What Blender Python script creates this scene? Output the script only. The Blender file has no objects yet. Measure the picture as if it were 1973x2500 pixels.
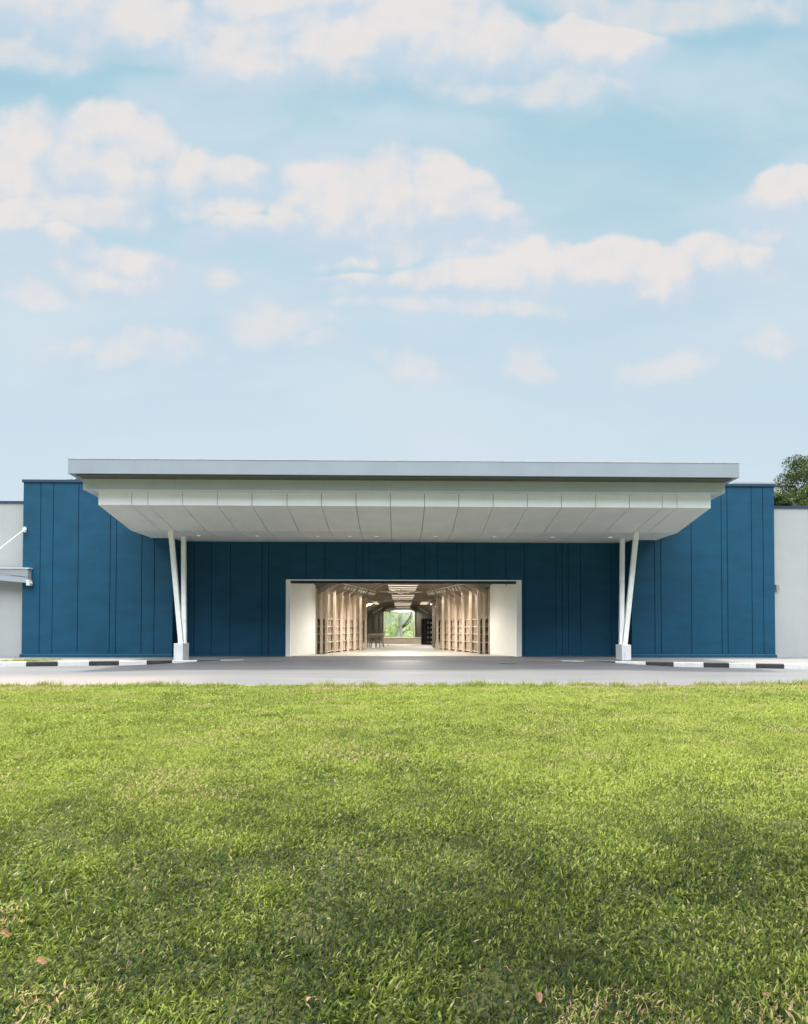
import bpy, math, random
import numpy as np
from mathutils import Vector, Matrix, noise as mnoise

# ------------------------------------------------------------------ scene, camera
S = bpy.context.scene
COL = S.collection
random.seed(7)
rng = np.random.default_rng(11)
W_PX, H_PX, F_PX = 1973.0, 2500.0, 1500.0
CAM = Vector((0, 0, 1.4))
R = (Matrix.Rotation(math.radians(-1.1), 3, 'Z') @ Matrix.Rotation(math.radians(91.1), 3, 'X')
     @ Matrix.Rotation(math.radians(0.08), 3, 'Z'))
_l = R.transposed() @ Vector((0, 1, 0))
SX = (W_PX/2 + F_PX*_l.x/(-_l.z) - 972.0)/W_PX
SY = (1535.0 - (H_PX/2 - F_PX*_l.y/(-_l.z)))/W_PX
cd = bpy.data.cameras.new('camera'); cam = bpy.data.objects.new('camera', cd); COL.objects.link(cam)
cam.matrix_world = Matrix.Translation(CAM) @ R.to_4x4()
cd.sensor_fit = 'HORIZONTAL'; cd.sensor_width = 36.0; cd.lens = 36.0*F_PX/W_PX
cd.shift_x = SX; cd.shift_y = SY; cd.clip_start = 0.05; cd.clip_end = 2000
S.camera = cam
S.render.resolution_x = 808; S.render.resolution_y = 1024

def ray(px, py):
    return (R @ Vector(((px-W_PX/2)/F_PX + SX*W_PX/F_PX, -(py-H_PX/2)/F_PX + SY*W_PX/F_PX, -1)))
def at(px, py, Y):          # measured photo position on the vertical plane y = Y
    d = ray(px, py); t = Y/d.y
    return CAM + d*t
def atz(px, py, z):         # measured photo position on the level plane z
    d = ray(px, py); t = (z-CAM.z)/d.z
    return CAM + d*t
def X(px, Y, py=1535): return at(px, py, Y).x
def Z(px, py, Y): return at(px, py, Y).z

# ------------------------------------------------------------------ light and sky
SUN_EL, SUN_ROT = math.radians(79), math.radians(-40)
sl = bpy.data.lights.new('sun', 'SUN'); sl.energy = 4.8; sl.angle = math.radians(6); sl.color = (1, .95, .86)
so = bpy.data.objects.new('sun', sl); COL.objects.link(so)
sdir = Vector((math.sin(SUN_ROT)*math.cos(SUN_EL), math.cos(SUN_ROT)*math.cos(SUN_EL), math.sin(SUN_EL)))
so.rotation_euler = sdir.to_track_quat('Z', 'Y').to_euler(); so.location = (0, 0, 40)
S.view_settings.view_transform = 'Standard'; S.view_settings.look = 'None'
EXPO = 0.65; S.view_settings.exposure = EXPO; S.view_settings.gamma = 1

class NT:
    def __init__(s, tree): s.t = tree; s.n = tree.nodes; s.l = tree.links
    def new(s, kind, **k):
        n = s.n.new(kind)
        for a, v in k.items(): setattr(n, a, v)
        return n
    def put(s, sock, v):
        if isinstance(v, bpy.types.NodeSocket): s.l.new(v, sock)
        elif v is not None: sock.default_value = v
    def math(s, op, a, b=None, c=None, clamp=False):
        n = s.new('ShaderNodeMath', operation=op, use_clamp=clamp)
        s.put(n.inputs[0], a)
        if b is not None: s.put(n.inputs[1], b)
        if c is not None: s.put(n.inputs[2], c)
        return n.outputs[0]
    def vec(s, op, a, b=None, c=None):
        n = s.new('ShaderNodeVectorMath', operation=op)
        s.put(n.inputs[0], a)
        if b is not None: s.put(n.inputs[1], b)
        if c is not None: s.put(n.inputs[2], c)
        return n.outputs['Value'] if op in ('LENGTH', 'DOT_PRODUCT') else n.outputs[0]
    def noise(s, vec, scale, detail=4, rough=.55, lac=2.0):
        n = s.new('ShaderNodeTexNoise')
        s.put(n.inputs['Vector'], vec); n.inputs['Scale'].default_value = scale
        n.inputs['Detail'].default_value = detail; n.inputs['Roughness'].default_value = rough
        n.inputs['Lacunarity'].default_value = lac
        return n
    def rng(s, v, a, b, c=0., d=1., smooth=True):
        n = s.new('ShaderNodeMapRange', interpolation_type='SMOOTHSTEP' if smooth else 'LINEAR', clamp=True)
        s.put(n.inputs['Value'], v)
        for i, q in zip(('From Min', 'From Max', 'To Min', 'To Max'), (a, b, c, d)): s.put(n.inputs[i], q)
        return n.outputs[0]
    def mix(s, f, a, b, blend='MIX'):
        n = s.new('ShaderNodeMix', data_type='RGBA', blend_type=blend)
        s.put(n.inputs[0], f)
        for i, v in ((6, a), (7, b)):
            if not isinstance(v, bpy.types.NodeSocket): v = (*v[:3], 1)
            s.put(n.inputs[i], v)
        return n.outputs[2]

world = bpy.data.worlds.new('World'); S.world = world; world.use_nodes = True
w = NT(world.node_tree); w.n.clear()
out = w.new('ShaderNodeOutputWorld'); bg = w.new('ShaderNodeBackground')
bg.inputs['Strength'].default_value = 0.11
sky = w.new('ShaderNodeTexSky', sky_type='NISHITA', sun_disc=False)
sky.sun_elevation = SUN_EL; sky.sun_rotation = SUN_ROT; sky.air_density = 1.0; sky.dust_density = 1.6; sky.ozone_density = 1.0
tc = w.new('ShaderNodeTexCoord')
sep = w.new('ShaderNodeSeparateXYZ'); w.put(sep.inputs[0], tc.outputs['Generated'])
yy = w.math('MAXIMUM', sep.outputs[1], 0.12)
uu = w.math('DIVIDE', sep.outputs[0], yy); vv = w.math('DIVIDE', sep.outputs[2], yy)
cmb = w.new('ShaderNodeCombineXYZ'); w.put(cmb.inputs[0], uu); w.put(cmb.inputs[1], vv)
P0 = cmb.outputs[0]
# cloud banks: centre x, y and half sizes (measured as bearings), in clock order
SC = W_PX/1708.0
strong = [(520,128,150,62),(700,128,140,58),(870,70,120,95),(960,70,110,95),(1080,108,120,62),(1220,112,110,62),(1320,110,85,58),
          (570,30,150,50),(700,25,120,45),(100,40,250,80),(290,70,120,55),
          (45,330,85,95),(30,410,80,60),(215,305,115,72),(320,345,85,70),(430,380,65,62),(515,390,55,60),(190,390,160,60),
          (700,440,110,85),(820,435,130,88),(930,450,90,68),(1050,475,75,40),(540,490,120,36),
          (1645,435,82,62),(1720,430,60,55),
          (1150,560,85,62),(1040,590,120,50),(1290,585,110,60),(1400,610,60,60),(1490,560,95,62),(1595,555,70,45),(880,605,140,40),(750,590,90,28),
          (25,510,62,40),(130,520,50,44),(275,572,108,56),(210,620,70,36)]
faint = [(300,725,190,60),(585,680,140,58),(60,620,110,30),(680,720,90,30),(870,780,130,45),(1140,765,70,48),(1380,775,150,40),
         (1400,20,380,48),(1130,185,330,48),(1640,745,110,45),(160,440,260,40),(980,640,330,30),(480,580,80,36),(30,120,200,30)]
def minL(P, blobs):
    cur = None
    for (cx, cy, a, b) in blobs:
        d = ray(cx*SC, cy*SC); u0, v0 = d.x/d.y, d.z/d.y
        ia, ib = F_PX/(a*SC), F_PX/(b*SC)
        L = w.vec('LENGTH', w.vec('MULTIPLY_ADD', P, (ia, ib, 0), (-u0*ia, -v0*ib, 0)))
        cur = L if cur is None else w.math('MINIMUM', cur, L)
    return cur
def warp(P):
    n1 = w.noise(P, 5.0, 3, .5)
    return w.vec('MULTIPLY_ADD', w.vec('SUBTRACT', n1.outputs['Color'], (.5, .5, .5)), (.16, .10, 0), P)
Pw = warp(P0)
Ps = w.vec('ADD', Pw, (.004, -.034, 0))
nb = w.noise(P0, 7.5, 9, .53).outputs['Fac']
nb2 = w.noise(w.vec('ADD', P0, (-.012, .018, 0)), 7.5, 9, .53).outputs['Fac']
L1, L1s = minL(Pw, strong), minL(Ps, strong)
F1 = w.math('ADD', w.math('SUBTRACT', 1.52, L1), w.math('MULTIPLY', w.math('SUBTRACT', nb, .5), 1.25))
F1s = w.math('ADD', w.math('SUBTRACT', 1.52, L1s), w.math('MULTIPLY', w.math('SUBTRACT', nb, .5), .9))
body = w.rng(F1s, .05, 1.25)                       # thick cloud below this point: sunlit heap; none: thinning base
a1 = w.math('MULTIPLY', w.rng(F1, .02, .42), w.rng(F1s, -.85, .60, .0, .90))
F2 = w.math('ADD', w.math('SUBTRACT', 1.30, minL(Pw, faint)), w.math('MULTIPLY', w.math('SUBTRACT', nb, .5), 1.5))
a2 = w.math('MULTIPLY', w.rng(F2, 0.0, .9), .68)
nv = w.noise(w.vec('MULTIPLY', Pw, (1, 2.6, 1)), 1.8, 6, .5).outputs['Fac']
a4 = w.math('MULTIPLY', w.rng(nv, .34, .68), .62)
# extra-bright broken cloud added outside the view to lift the ambient light
nz = w.noise(tc.outputs['Generated'], 2.6, 6, .55).outputs['Fac']
hi = w.math('MAXIMUM', w.rng(sep.outputs[2], .735, .84), w.math('MULTIPLY', w.rng(sep.outputs[2], .50, .60, 0, .9), w.math('SUBTRACT', 1.0, w.rng(sep.outputs[1], -.25, 0.))))
a3 = w.math('MULTIPLY', w.rng(nz, .30, .52), hi)
skycol = w.mix(1.0, sky.outputs[0], (.60, .72, .72), 'MULTIPLY')
el = w.rng(vv, .10, 1.25, 0, 1)
K = 1/(.11*2**EXPO)
def kc(r, g, b): return (r*K, g*K, b*K)
veil = w.mix(el, kc(.66, .79, .87), kc(.31, .58, .70))
veil = w.mix(w.rng(sep.outputs[1], .25, .55), skycol, veil)      # clear blue away from the bright quarter
skyb = w.mix(.93, skycol, veil)
fade = w.rng(vv, .14, .62, .38, .97)                 # low cloud sinks into the haze
alpha = w.math('MAXIMUM', w.math('MULTIPLY', a1, fade), w.math('MULTIPLY', a2, fade))
rel = w.math('MULTIPLY', w.math('SUBTRACT', nb, nb2), 3.0)
lit = w.math('ADD', w.math('MULTIPLY_ADD', w.math('SUBTRACT', nb, .5), .7, w.math('MAXIMUM', body, w.math('MULTIPLY', w.rng(F2, .1, 1.1), .75))), rel)
ccol = w.mix(w.rng(lit, -.05, 1.15), kc(.60, .70, .81), kc(.855, .80, .775))
c0 = w.mix(alpha, w.mix(a4, skyb, kc(.70, .78, .855)), ccol)
c1 = w.mix(a3, c0, kc(8.3, 8.45, 8.7))
w.put(bg.inputs['Color'], c1); w.l.new(bg.outputs[0], out.inputs[0])
world.cycles.sampling_method = 'MANUAL'; world.cycles.sample_map_resolution = 512

# ------------------------------------------------------------------ materials
def mat(name, col, rough=.6, spec=.4, var=.12, vscale=3.0, bump=0., bscale=40., stretch=(1, 1, 1), var2=None, metal=0., emit=None, estr=0., fine=.0):
    m = bpy.data.materials.new(name); m.use_nodes = True
    t = NT(m.node_tree); b = t.n['Principled BSDF']
    g = t.new('ShaderNodeNewGeometry'); mp = t.new('ShaderNodeMapping'); t.l.new(g.outputs['Position'], mp.inputs[0]); mp.inputs['Scale'].default_value = stretch
    n = t.noise(mp.outputs[0], vscale, 6, .6).outputs['Fac']
    dk = tuple(c*(1-var) for c in col); lt = tuple(min(1, c*(1+var)) for c in col)
    c = t.mix(t.rng(n, .3, .7), dk, var2 or lt)
    if fine:
        n3 = t.noise(mp.outputs[0], bscale*2.2, 3, .7).outputs['Fac']
        c = t.mix(t.rng(n3, .3, .7), c, tuple(q*(1-fine) for q in col))
    t.put(b.inputs['Base Color'], c)
    b.inputs['Roughness'].default_value = rough; b.inputs['Specular IOR Level'].default_value = spec; b.inputs['Metallic'].default_value = metal
    if bump:
        bp = t.new('ShaderNodeBump'); bp.inputs['Strength'].default_value = bump; bp.inputs['Distance'].default_value = .02
        t.put(bp.inputs['Height'], t.noise(mp.outputs[0], bscale, 5, .65).outputs['Fac']); t.put(b.inputs['Normal'], bp.outputs[0])
    if emit:
        b.inputs['Emission Color'].default_value = (*emit, 1); b.inputs['Emission Strength'].default_value = estr
    return m
M = {}
M['blue'] = mat('blue_render', (.0040, .067, .130), .55, .28, .24, .8, .5, 16, (1, 1, 2.4), fine=.16)
M['navy'] = mat('navy_coping', (.018, .045, .095), .45, .5, .1)
M['joint'] = mat('dark_joint', (.004, .018, .04), .9, .1, .05)
M['base'] = mat('blue_base_paint', (.008, .066, .125), .4, .5, .1)
M['fgrey'] = mat('grey_fascia_paint', (.29, .335, .38), .38, .5, .035, .8, .04, 60, (1, 1, 1))
M['fgrey2'] = mat('pale_grey_fascia_paint', (.54, .585, .635), .42, .5, .035, .8, .04, 60)
M['white'] = mat('white_panel', (.92, .94, .97), .5, .4, .03, 1.2, .04, 50)
M['soffit'] = mat('white_soffit', (.70, .72, .71), .6, .35, .04, 1.0, .05, 50)
M['shadestrip'] = mat('painted_shade_olive', (.10, .11, .09), .8, .2, .1)  # olive tone standing for the shade below the top tier
M['sjoint'] = mat('soffit_joint', (.06, .065, .06), .9, .1, .05)
M['col'] = mat('white_steel_paint', (.90, .91, .89), .4, .5, .05, 3)
M['plinth'] = mat('pale_grey_concrete', (.68, .70, .72), .7, .3, .07, 3, .1, 40)
M['wing'] = mat('grey_render', (.38, .40, .405), .8, .25, .05, .7, .3, 30, (1, 1, 2), fine=.06)
M['reveal'] = mat('white_plaster', (.90, .885, .84), .7, .3, .03, 1)
M['wood'] = mat('birch_plywood', (.84, .71, .56), .55, .3, .12, 1.6, .05, 30, (6, 6, .35), fine=.08)
M['wood2'] = mat('birch_edge', (.70, .60, .49), .6, .3, .14, 2.2, .05, 30, (6, 6, .35))
M['wooddk'] = mat('dark_oak', (.11, .085, .065), .6, .3, .15, 2, 0, 30, (1, 6, 6))  # dark brown for the bookcase backs
M['slat'] = mat('pale_timber_baffle', (.72, .60, .46), .55, .3, .08, 3)
M['rafter'] = mat('grey_timber_rafter', (.42, .36, .29), .65, .3, .14, 2, 0, 30, (1, 6, 1))
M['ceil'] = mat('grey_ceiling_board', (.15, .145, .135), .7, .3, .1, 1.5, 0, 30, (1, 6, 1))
M['board'] = mat('oak_wall_board', (.34, .315, .265), .65, .3, .14, 2, .05, 30, (8, 8, .4))
M['floor'] = mat('polished_concrete', (.50, .48, .42), .5, .5, .08, .8, 0, 30)
M['counter'] = mat('grey_oak_counter', (.36, .31, .25), .6, .3, .15, 2, 0, 30, (1, 6, 6))
M['dark'] = mat('dark_metal', (.05, .055, .06), .45, .5, .1)
M['shutter'] = mat('navy_shutter_box', (.012, .022, .038), .5, .4, .1)
M['lampw'] = mat('white_lamp_metal', (.82, .82, .80), .4, .5, .02)
M['glow'] = mat('lit_diffuser', (.8, .8, .75), .5, .3, 0, emit=(1, .86, .66), estr=1.3)
M['disc'] = mat('downlight_glass', (.85, .85, .85), .4, .5, 0, emit=(1, 1, 1), estr=.35)
M['kwhite'] = mat('white_kerb_paint', (.62, .63, .62), .6, .4, .09, 5, .2, 60, fine=.12)
M['kblack'] = mat('black_kerb_paint', (.028, .030, .034), .55, .4, .3, 5, .2, 60)
M['pave'] = mat('pale_paving', (.165, .162, .155), .8, .3, .10, 2, .15, 60, fine=.12)
M['asph'] = None
M['awn'] = mat('grey_awning_steel', (.25, .275, .295), .42, .5, .06, 2)
M['steel'] = mat('pale_steel', (.55, .57, .58), .4, .5, .1, 6)
M['bark'] = mat('grey_bark', (.17, .15, .12), .9, .2, .3, 6, .5, 25, (1, 1, .3))
M['bark2'] = mat('pale_bark', (.46, .44, .43), .9, .2, .3, 4, .5, 25, (1, 1, .3))
M['iron'] = mat('cast_iron', (.10, .10, .10), .6, .4, .2, 20)
M['leafdry'] = mat('dry_leaf', (.17, .09, .05), .7, .3, .35, 30)
M['gdist'] = mat('distant_ground', (.10, .14, .04), .95, .1, .3, .2)
M['roofd'] = mat('grey_metal_roof', (.30, .33, .35), .5, .5, .08, 1)

def streaks(mname, amt, zlo):
    m = M[mname]; t = NT(m.node_tree); b = t.n['Principled BSDF']
    src = b.inputs['Base Color'].links[0].from_socket
    g = t.new('ShaderNodeNewGeometry'); mp = t.new('ShaderNodeMapping'); t.l.new(g.outputs['Position'], mp.inputs[0]); mp.inputs['Scale'].default_value = (5., 1, .35)
    n = t.noise(mp.outputs[0], 1.6, 6, .7).outputs['Fac']
    t.put(b.inputs['Base Color'], t.mix(t.math('MULTIPLY', t.rng(n, .50, .78), amt), src, (.25, .25, .22)))
for a_, b_ in (('fgrey', .22), ('fgrey2', .20), ('white', .04), ('wing', .18), ('plinth', .25), ('soffit', .06), ('blue', .02), ('kwhite', .35)): streaks(a_, b_, 0)

def asphalt():
    m = bpy.data.materials.new('worn_asphalt'); m.use_nodes = True
    t = NT(m.node_tree); b = t.n['Principled BSDF']
    g = t.new('ShaderNodeNewGeometry'); pos = g.outputs['Position']
    mp = t.new('ShaderNodeMapping'); t.l.new(pos, mp.inputs[0]); mp.inputs['Scale'].default_value = (.22, 1.5, 1)
    streak = t.noise(mp.outputs[0], 1.2, 6, .62).outputs['Fac']
    patch = t.noise(pos, .35, 3, .5).outputs['Fac']
    fine = t.noise(pos, 55, 3, .7).outputs['Fac']
    c = t.mix(t.rng(streak, .3, .72), (.068, .069, .071), (.100, .100, .099))
    sp = t.new('ShaderNodeSeparateXYZ'); t.put(sp.inputs[0], pos)
    # sandy, dusty shoulder towards the lawn on the left
    dust = t.math('MULTIPLY', t.rng(sp.outputs[0], -4.5, -8.5), t.rng(t.math('ADD', sp.outputs[1], t.math('MULTIPLY', patch, 2.)), 22.5, 20.5))
    c = t.mix(t.math('MULTIPLY', dust, .8), c, (.165, .135, .116))
    edge = t.rng(t.math('ADD', sp.outputs[1], t.math('MULTIPLY', streak, 1.2)), 18.4, 17.2)
    c = t.mix(t.math('MULTIPLY', edge, .35), c, (.105, .096, .087))
    c = t.mix(t.math('MULTIPLY', t.rng(fine, .35, .75), .30), c, (.17, .17, .167))
    cr = t.noise(mp.outputs[0], 2.6, 8, .75).outputs['Fac']
    c = t.mix(t.math('MULTIPLY', t.rng(cr, .62, .72), .35), c, (.10, .10, .10))
    t.put(b.inputs['Base Color'], c); b.inputs['Roughness'].default_value = .62
    bp = t.new('ShaderNodeBump'); bp.inputs['Strength'].default_value = .35; bp.inputs['Distance'].default_value = .01
    t.put(bp.inputs['Height'], fine); t.put(b.inputs['Normal'], bp.outputs[0])
    return m
M['asph'] = asphalt()

def soil():
    m = bpy.data.materials.new('lawn_soil'); m.use_nodes = True
    t = NT(m.node_tree); b = t.n['Principled BSDF']
    g = t.new('ShaderNodeNewGeometry'); pos = g.outputs['Position']
    c = t.mix(t.rng(t.noise(pos, 9, 6, .7).outputs['Fac'], .3, .7), (.022, .032, .010), (.065, .072, .025))
    c = t.mix(t.rng(t.noise(pos, 60, 3, .7).outputs['Fac'], .4, .7), c, (.05, .035, .02))
    t.put(b.inputs['Base Color'], c); b.inputs['Roughness'].default_value = 1; b.inputs['Specular IOR Level'].default_value = .1
    return m
M['soil'] = soil()

def leafmat(name, ramp, trans=.35, rough=.5):
    m = bpy.data.materials.new(name); m.use_nodes = True
    t = NT(m.node_tree); t.n.clear()
    o = t.new('ShaderNodeOutputMaterial'); at_ = t.new('ShaderNodeAttribute', attribute_name='tint')
    r = t.new('ShaderNodeValToRGB'); t.l.new(at_.outputs['Fac'], r.inputs[0])
    e = r.color_ramp.elements
    while len(e) < len(ramp): e.new(.5)
    for i, (p, c) in enumerate(ramp): e[i].position = p; e[i].color = (*c, 1)
    p = t.new('ShaderNodeBsdfPrincipled'); p.inputs['Roughness'].default_value = rough; p.inputs['Specular IOR Level'].default_value = .22
    tr = t.new('ShaderNodeBsdfTranslucent'); mx = t.new('ShaderNodeMixShader'); mx.inputs[0].default_value = trans
    t.l.new(r.outputs[0], p.inputs['Base Color'])
    t.put(tr.inputs['Color'], t.mix(.5, r.outputs[0], ((.22, .30, .03) if trans < .49 else (.62, .66, .42)), 'MIX'))
    t.l.new(p.outputs[0], mx.inputs[1]); t.l.new(tr.outputs[0], mx.inputs[2]); t.l.new(mx.outputs[0], o.inputs[0])
    return m
M['grass'] = leafmat('grass_blades', [(0, (.010, .022, .005)), (.35, (.078, .104, .014)), (.62, (.195, .240, .034)), (.80, (.28, .31, .065)), (.90, (.33, .26, .14)), (1, (.33, .20, .13))], .33, .58)
M['leaf'] = leafmat('tree_leaves', [(0, (.008, .020, .008)), (.5, (.020, .042, .012)), (.85, (.05, .08, .022)), (1, (.13, .16, .06))], .22, .5)
M['leafdk'] = leafmat('dark_tree_leaves', [(0, (.008, .020, .009)), (.6, (.018, .040, .013)), (1, (.05, .075, .025))], .18, .5)
M['leafpale'] = leafmat('haze_paled_leaves', [(0, (.30, .36, .16)), (.5, (.46, .52, .26)), (1, (.62, .64, .42))], .5, .6)  # haze beyond the far window is put into this pale leaf colour

def glassmat():
    m = bpy.data.materials.new('window_glass'); m.use_nodes = True
    t = NT(m.node_tree); t.n.clear()
    o = t.new('ShaderNodeOutputMaterial'); a = t.new('ShaderNodeBsdfTransparent'); g = t.new('ShaderNodeBsdfGlossy')
    a.inputs[0].default_value = (.92, .95, .93, 1); g.inputs['Roughness'].default_value = .03
    mx = t.new('ShaderNodeMixShader'); mx.inputs[0].default_value = .07
    t.l.new(a.outputs[0], mx.inputs[1]); t.l.new(g.outputs[0], mx.inputs[2]); t.l.new(mx.outputs[0], o.inputs[0])
    return m
M['glass'] = glassmat()

# ------------------------------------------------------------------ mesh helpers
class MB:
    def __init__(s): s.v = []; s.f = []
    def add(s, vs, fs):
        b = len(s.v); s.v += [tuple(v) for v in vs]; s.f += [tuple(b+i for i in f) for f in fs]; return s
    def box(s, x0, x1, y0, y1, z0, z1):
        return s.add([(x0,y0,z0),(x1,y0,z0),(x1,y1,z0),(x0,y1,z0),(x0,y0,z1),(x1,y0,z1),(x1,y1,z1),(x0,y1,z1)],
                     [(0,3,2,1),(4,5,6,7),(0,1,5,4),(1,2,6,5),(2,3,7,6),(3,0,4,7)])
    def prism_x(s, poly, x0, x1):        # polygon of (y, z) swept along x (counter-clockwise seen from +x)
        n = len(poly)
        vs = [(x0, y, z) for y, z in poly] + [(x1, y, z) for y, z in poly]
        return s.add(vs, [tuple(range(n))[::-1], tuple(range(n, 2*n))] + [(i, (i+1) % n, n+(i+1) % n, n+i) for i in range(n)])
    def prism_z(s, poly, z0, z1):
        n = len(poly)
        vs = [(x, y, z0) for x, y in poly] + [(x, y, z1) for x, y in poly]
        return s.add(vs, [tuple(range(n))[::-1], tuple(range(n, 2*n))] + [(i, (i+1) % n, n+(i+1) % n, n+i) for i in range(n)])
    def beam(s, a, b, wx, wy, up=(0, 1, 0)):
        a, b = Vector(a), Vector(b); d = (b-a).normalized()
        u = Vector(up); u = (u - d*u.dot(d)).normalized(); r = d.cross(u)
        vs = []
        for p in (a, b):
            for i, j in ((-1,-1),(1,-1),(1,1),(-1,1)): vs.append(p + r*(i*wx/2) + u*(j*wy/2))
        return s.add(vs, [(0,3,2,1),(4,5,6,7),(0,1,5,4),(1,2,6,5),(2,3,7,6),(3,0,4,7)])
    def tube(s, pts, rad, n=8):
        pts = [Vector(p) for p in pts]
        if not hasattr(rad, '__len__'): rad = [rad]*len(pts)
        b = len(s.v)
        for i, p in enumerate(pts):
            d = (pts[min(i+1, len(pts)-1)] - pts[max(i-1, 0)]).normalized()
            u = d.orthogonal().normalized() if abs(d.z) < .99 else Vector((1, 0, 0))
            if abs(d.z) < .99: u = d.cross(Vector((0, 0, 1))).normalized()
            v = d.cross(u)
            for k in range(n):
                a = 2*math.pi*k/n; s.v.append(tuple(p + (u*math.cos(a) + v*math.sin(a))*rad[i]))
        for i in range(len(pts)-1):
            for k in range(n):
                k2 = (k+1) % n; s.f.append((b+i*n+k, b+i*n+k2, b+(i+1)*n+k2, b+(i+1)*n+k))
        s.f.append(tuple(b+k for k in range(n))[::-1]); s.f.append(tuple(b+(len(pts)-1)*n+k for k in range(n)))
        return s
    def cyl(s, c, r, h, n=20):
        return s.tube([c, (c[0], c[1], c[2]+h)], r, n)
    def build(s, name, m, parent=None, bevel=0., smooth=False, kind=None):
        me = bpy.data.meshes.new(name); o = bpy.data.objects.new(name, me)
        org = Vector((0, 0, 0))
        if parent is None and s.v:
            a = np.array(s.v); org = Vector(((a[:,0].min()+a[:,0].max())/2, (a[:,1].min()+a[:,1].max())/2, a[:,2].min()))
        elif parent is not None: org = parent.get('_o') and Vector(parent['_o']) or Vector((0, 0, 0))
        me.from_pydata([tuple(Vector(v)-org) for v in s.v], [], s.f); me.materials.append(M[m] if isinstance(m, str) else m)
        COL.objects.link(o)
        if parent is not None: o.parent = parent; o['_o'] = list(org)
        else: o.location = org; o['_o'] = list(org)
        if smooth: me.polygons.foreach_set('use_smooth', [True]*len(me.polygons))
        if bevel:
            bm = o.modifiers.new('bevel', 'BEVEL'); bm.width = bevel; bm.segments = 2; bm.limit_method = 'ANGLE'
        if kind: o['kind'] = kind
        return o
def tag(o, label, cat, group=None):
    o['label'] = label; o['category'] = cat
    if group: o['group'] = group
    return o
def thing(name, loc, label, cat, group=None):
    o = bpy.data.objects.new(name, None); o.empty_display_size = .2; COL.objects.link(o)
    o.location = loc; o['_o'] = list(loc)
    return tag(o, label, cat, group)

def fast_mesh(name, verts, faces_flat, loops_per, m, tint=None, parent=None, kind=None):
    me = bpy.data.meshes.new(name); nv = len(verts); nf = len(loops_per)
    me.vertices.add(nv); me.vertices.foreach_set('co', verts.astype(np.float32).ravel())
    me.loops.add(len(faces_flat)); me.loops.foreach_set('vertex_index', faces_flat.astype(np.int32))
    me.polygons.add(nf); st = np.concatenate([[0], np.cumsum(loops_per)[:-1]]).astype(np.int32)
    me.polygons.foreach_set('loop_start', st)
    me.update(calc_edges=True)
    if tint is not None:
        a = me.attributes.new('tint', 'FLOAT', 'POINT'); a.data.foreach_set('value', tint.astype(np.float32))
    me.materials.append(M[m]); o = bpy.data.objects.new(name, me); COL.objects.link(o)
    if parent is not None: o.parent = parent; o.matrix_parent_inverse = Matrix.Translation(-Vector(parent['_o']))
    if kind: o['kind'] = kind
    return o

def vnoise(x, y, s, seed=0):      # value noise with numpy
    r = np.random.default_rng(seed).random((256, 256))
    x = x*s + 1000; y = y*s + 1000
    xi = np.floor(x).astype(int); yi = np.floor(y).astype(int); fx = x-xi; fy = y-yi
    fx = fx*fx*(3-2*fx); fy = fy*fy*(3-2*fy)
    g = lambda a, b: r[a % 256, b % 256]
    return (g(xi,yi)*(1-fx)+g(xi+1,yi)*fx)*(1-fy) + (g(xi,yi+1)*(1-fx)+g(xi+1,yi+1)*fx)*fy
def fbm(x, y, s, seed=0, o=3): return sum(vnoise(x, y, s*2**i, seed+i)/2**i for i in range(o))/sum(1/2**i for i in range(o))

# ------------------------------------------------------------------ ground, road, pavement
YF, YR = 30.0, 31.0
MB().add([(-600,-600,-.35),(600,-600,-.35),(600,900,-.35),(-600,900,-.35)], [(0,1,2,3)]).build('ground', 'gdist', kind='structure')

XC = .27
def road_drop(x):               # the road lies a kerb's height below the pavement except at the dropped entrance
    t = (abs(x-XC)-7.6)/4.5; t = min(1, max(0, t)); return -.19*(t*t*(3-2*t))
kpts = [(0, 1617.4), (100, 1616.2), (251, 1613.8), (386, 1612.3), (515, 1611.6), (985, 1612.4), (1440, 1614.4), (1587, 1616.4), (1720, 1618.2), (1835, 1620), (1973, 1622)]
kw = [atz(px, py, 0) for px, py in kpts]
kx = np.array([p.x for p in kw]); ky = np.array([p.y for p in kw])
cf = np.polyfit(kx, ky, 4)
def kerb_y(x):
    xx = max(-20, min(20, x)); v = float(np.polyval(np.polyfit(kx, ky, 2), xx))
    return v - .05*(abs(x)-20 if abs(x) > 20 else 0)
LAWN_EDGE = 16.4
def grid_sheet(name, xs, rows, zf, m, kind='structure'):
    vs = []; fs = []; n = len(rows)
    for x in xs:
        for k, r in enumerate(rows):
            y = r(x); vs.append((x, y, zf(x, y, k)))
    for i in range(len(xs)-1):
        for k in range(n-1):
            a = i*n+k; fs.append((a, a+n, a+n+1, a+1))
    mb = MB(); mb.v = vs; mb.f = fs
    return mb.build(name, m, kind=kind)
xs = [-45+i*.75 for i in range(121)]
rows = [lambda x, t=t: 14.5+(kerb_y(x)-.02-14.5)*t for t in (0, .25, .5, .75, .9, 1)]
def road_z(x, y, k=0):
    t = max(0, min(1, (y-20)/6.5)); return -.19 + (road_drop(x)+.19)*t - .001
grid_sheet('road', xs, rows, road_z, 'asph')
def pave_z(x, y, k): return 0
pv = grid_sheet('pavement', xs, [lambda x: kerb_y(x)+.10, lambda x: kerb_y(x)+.9, lambda x: 31.2], pave_z, 'pave')

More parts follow.
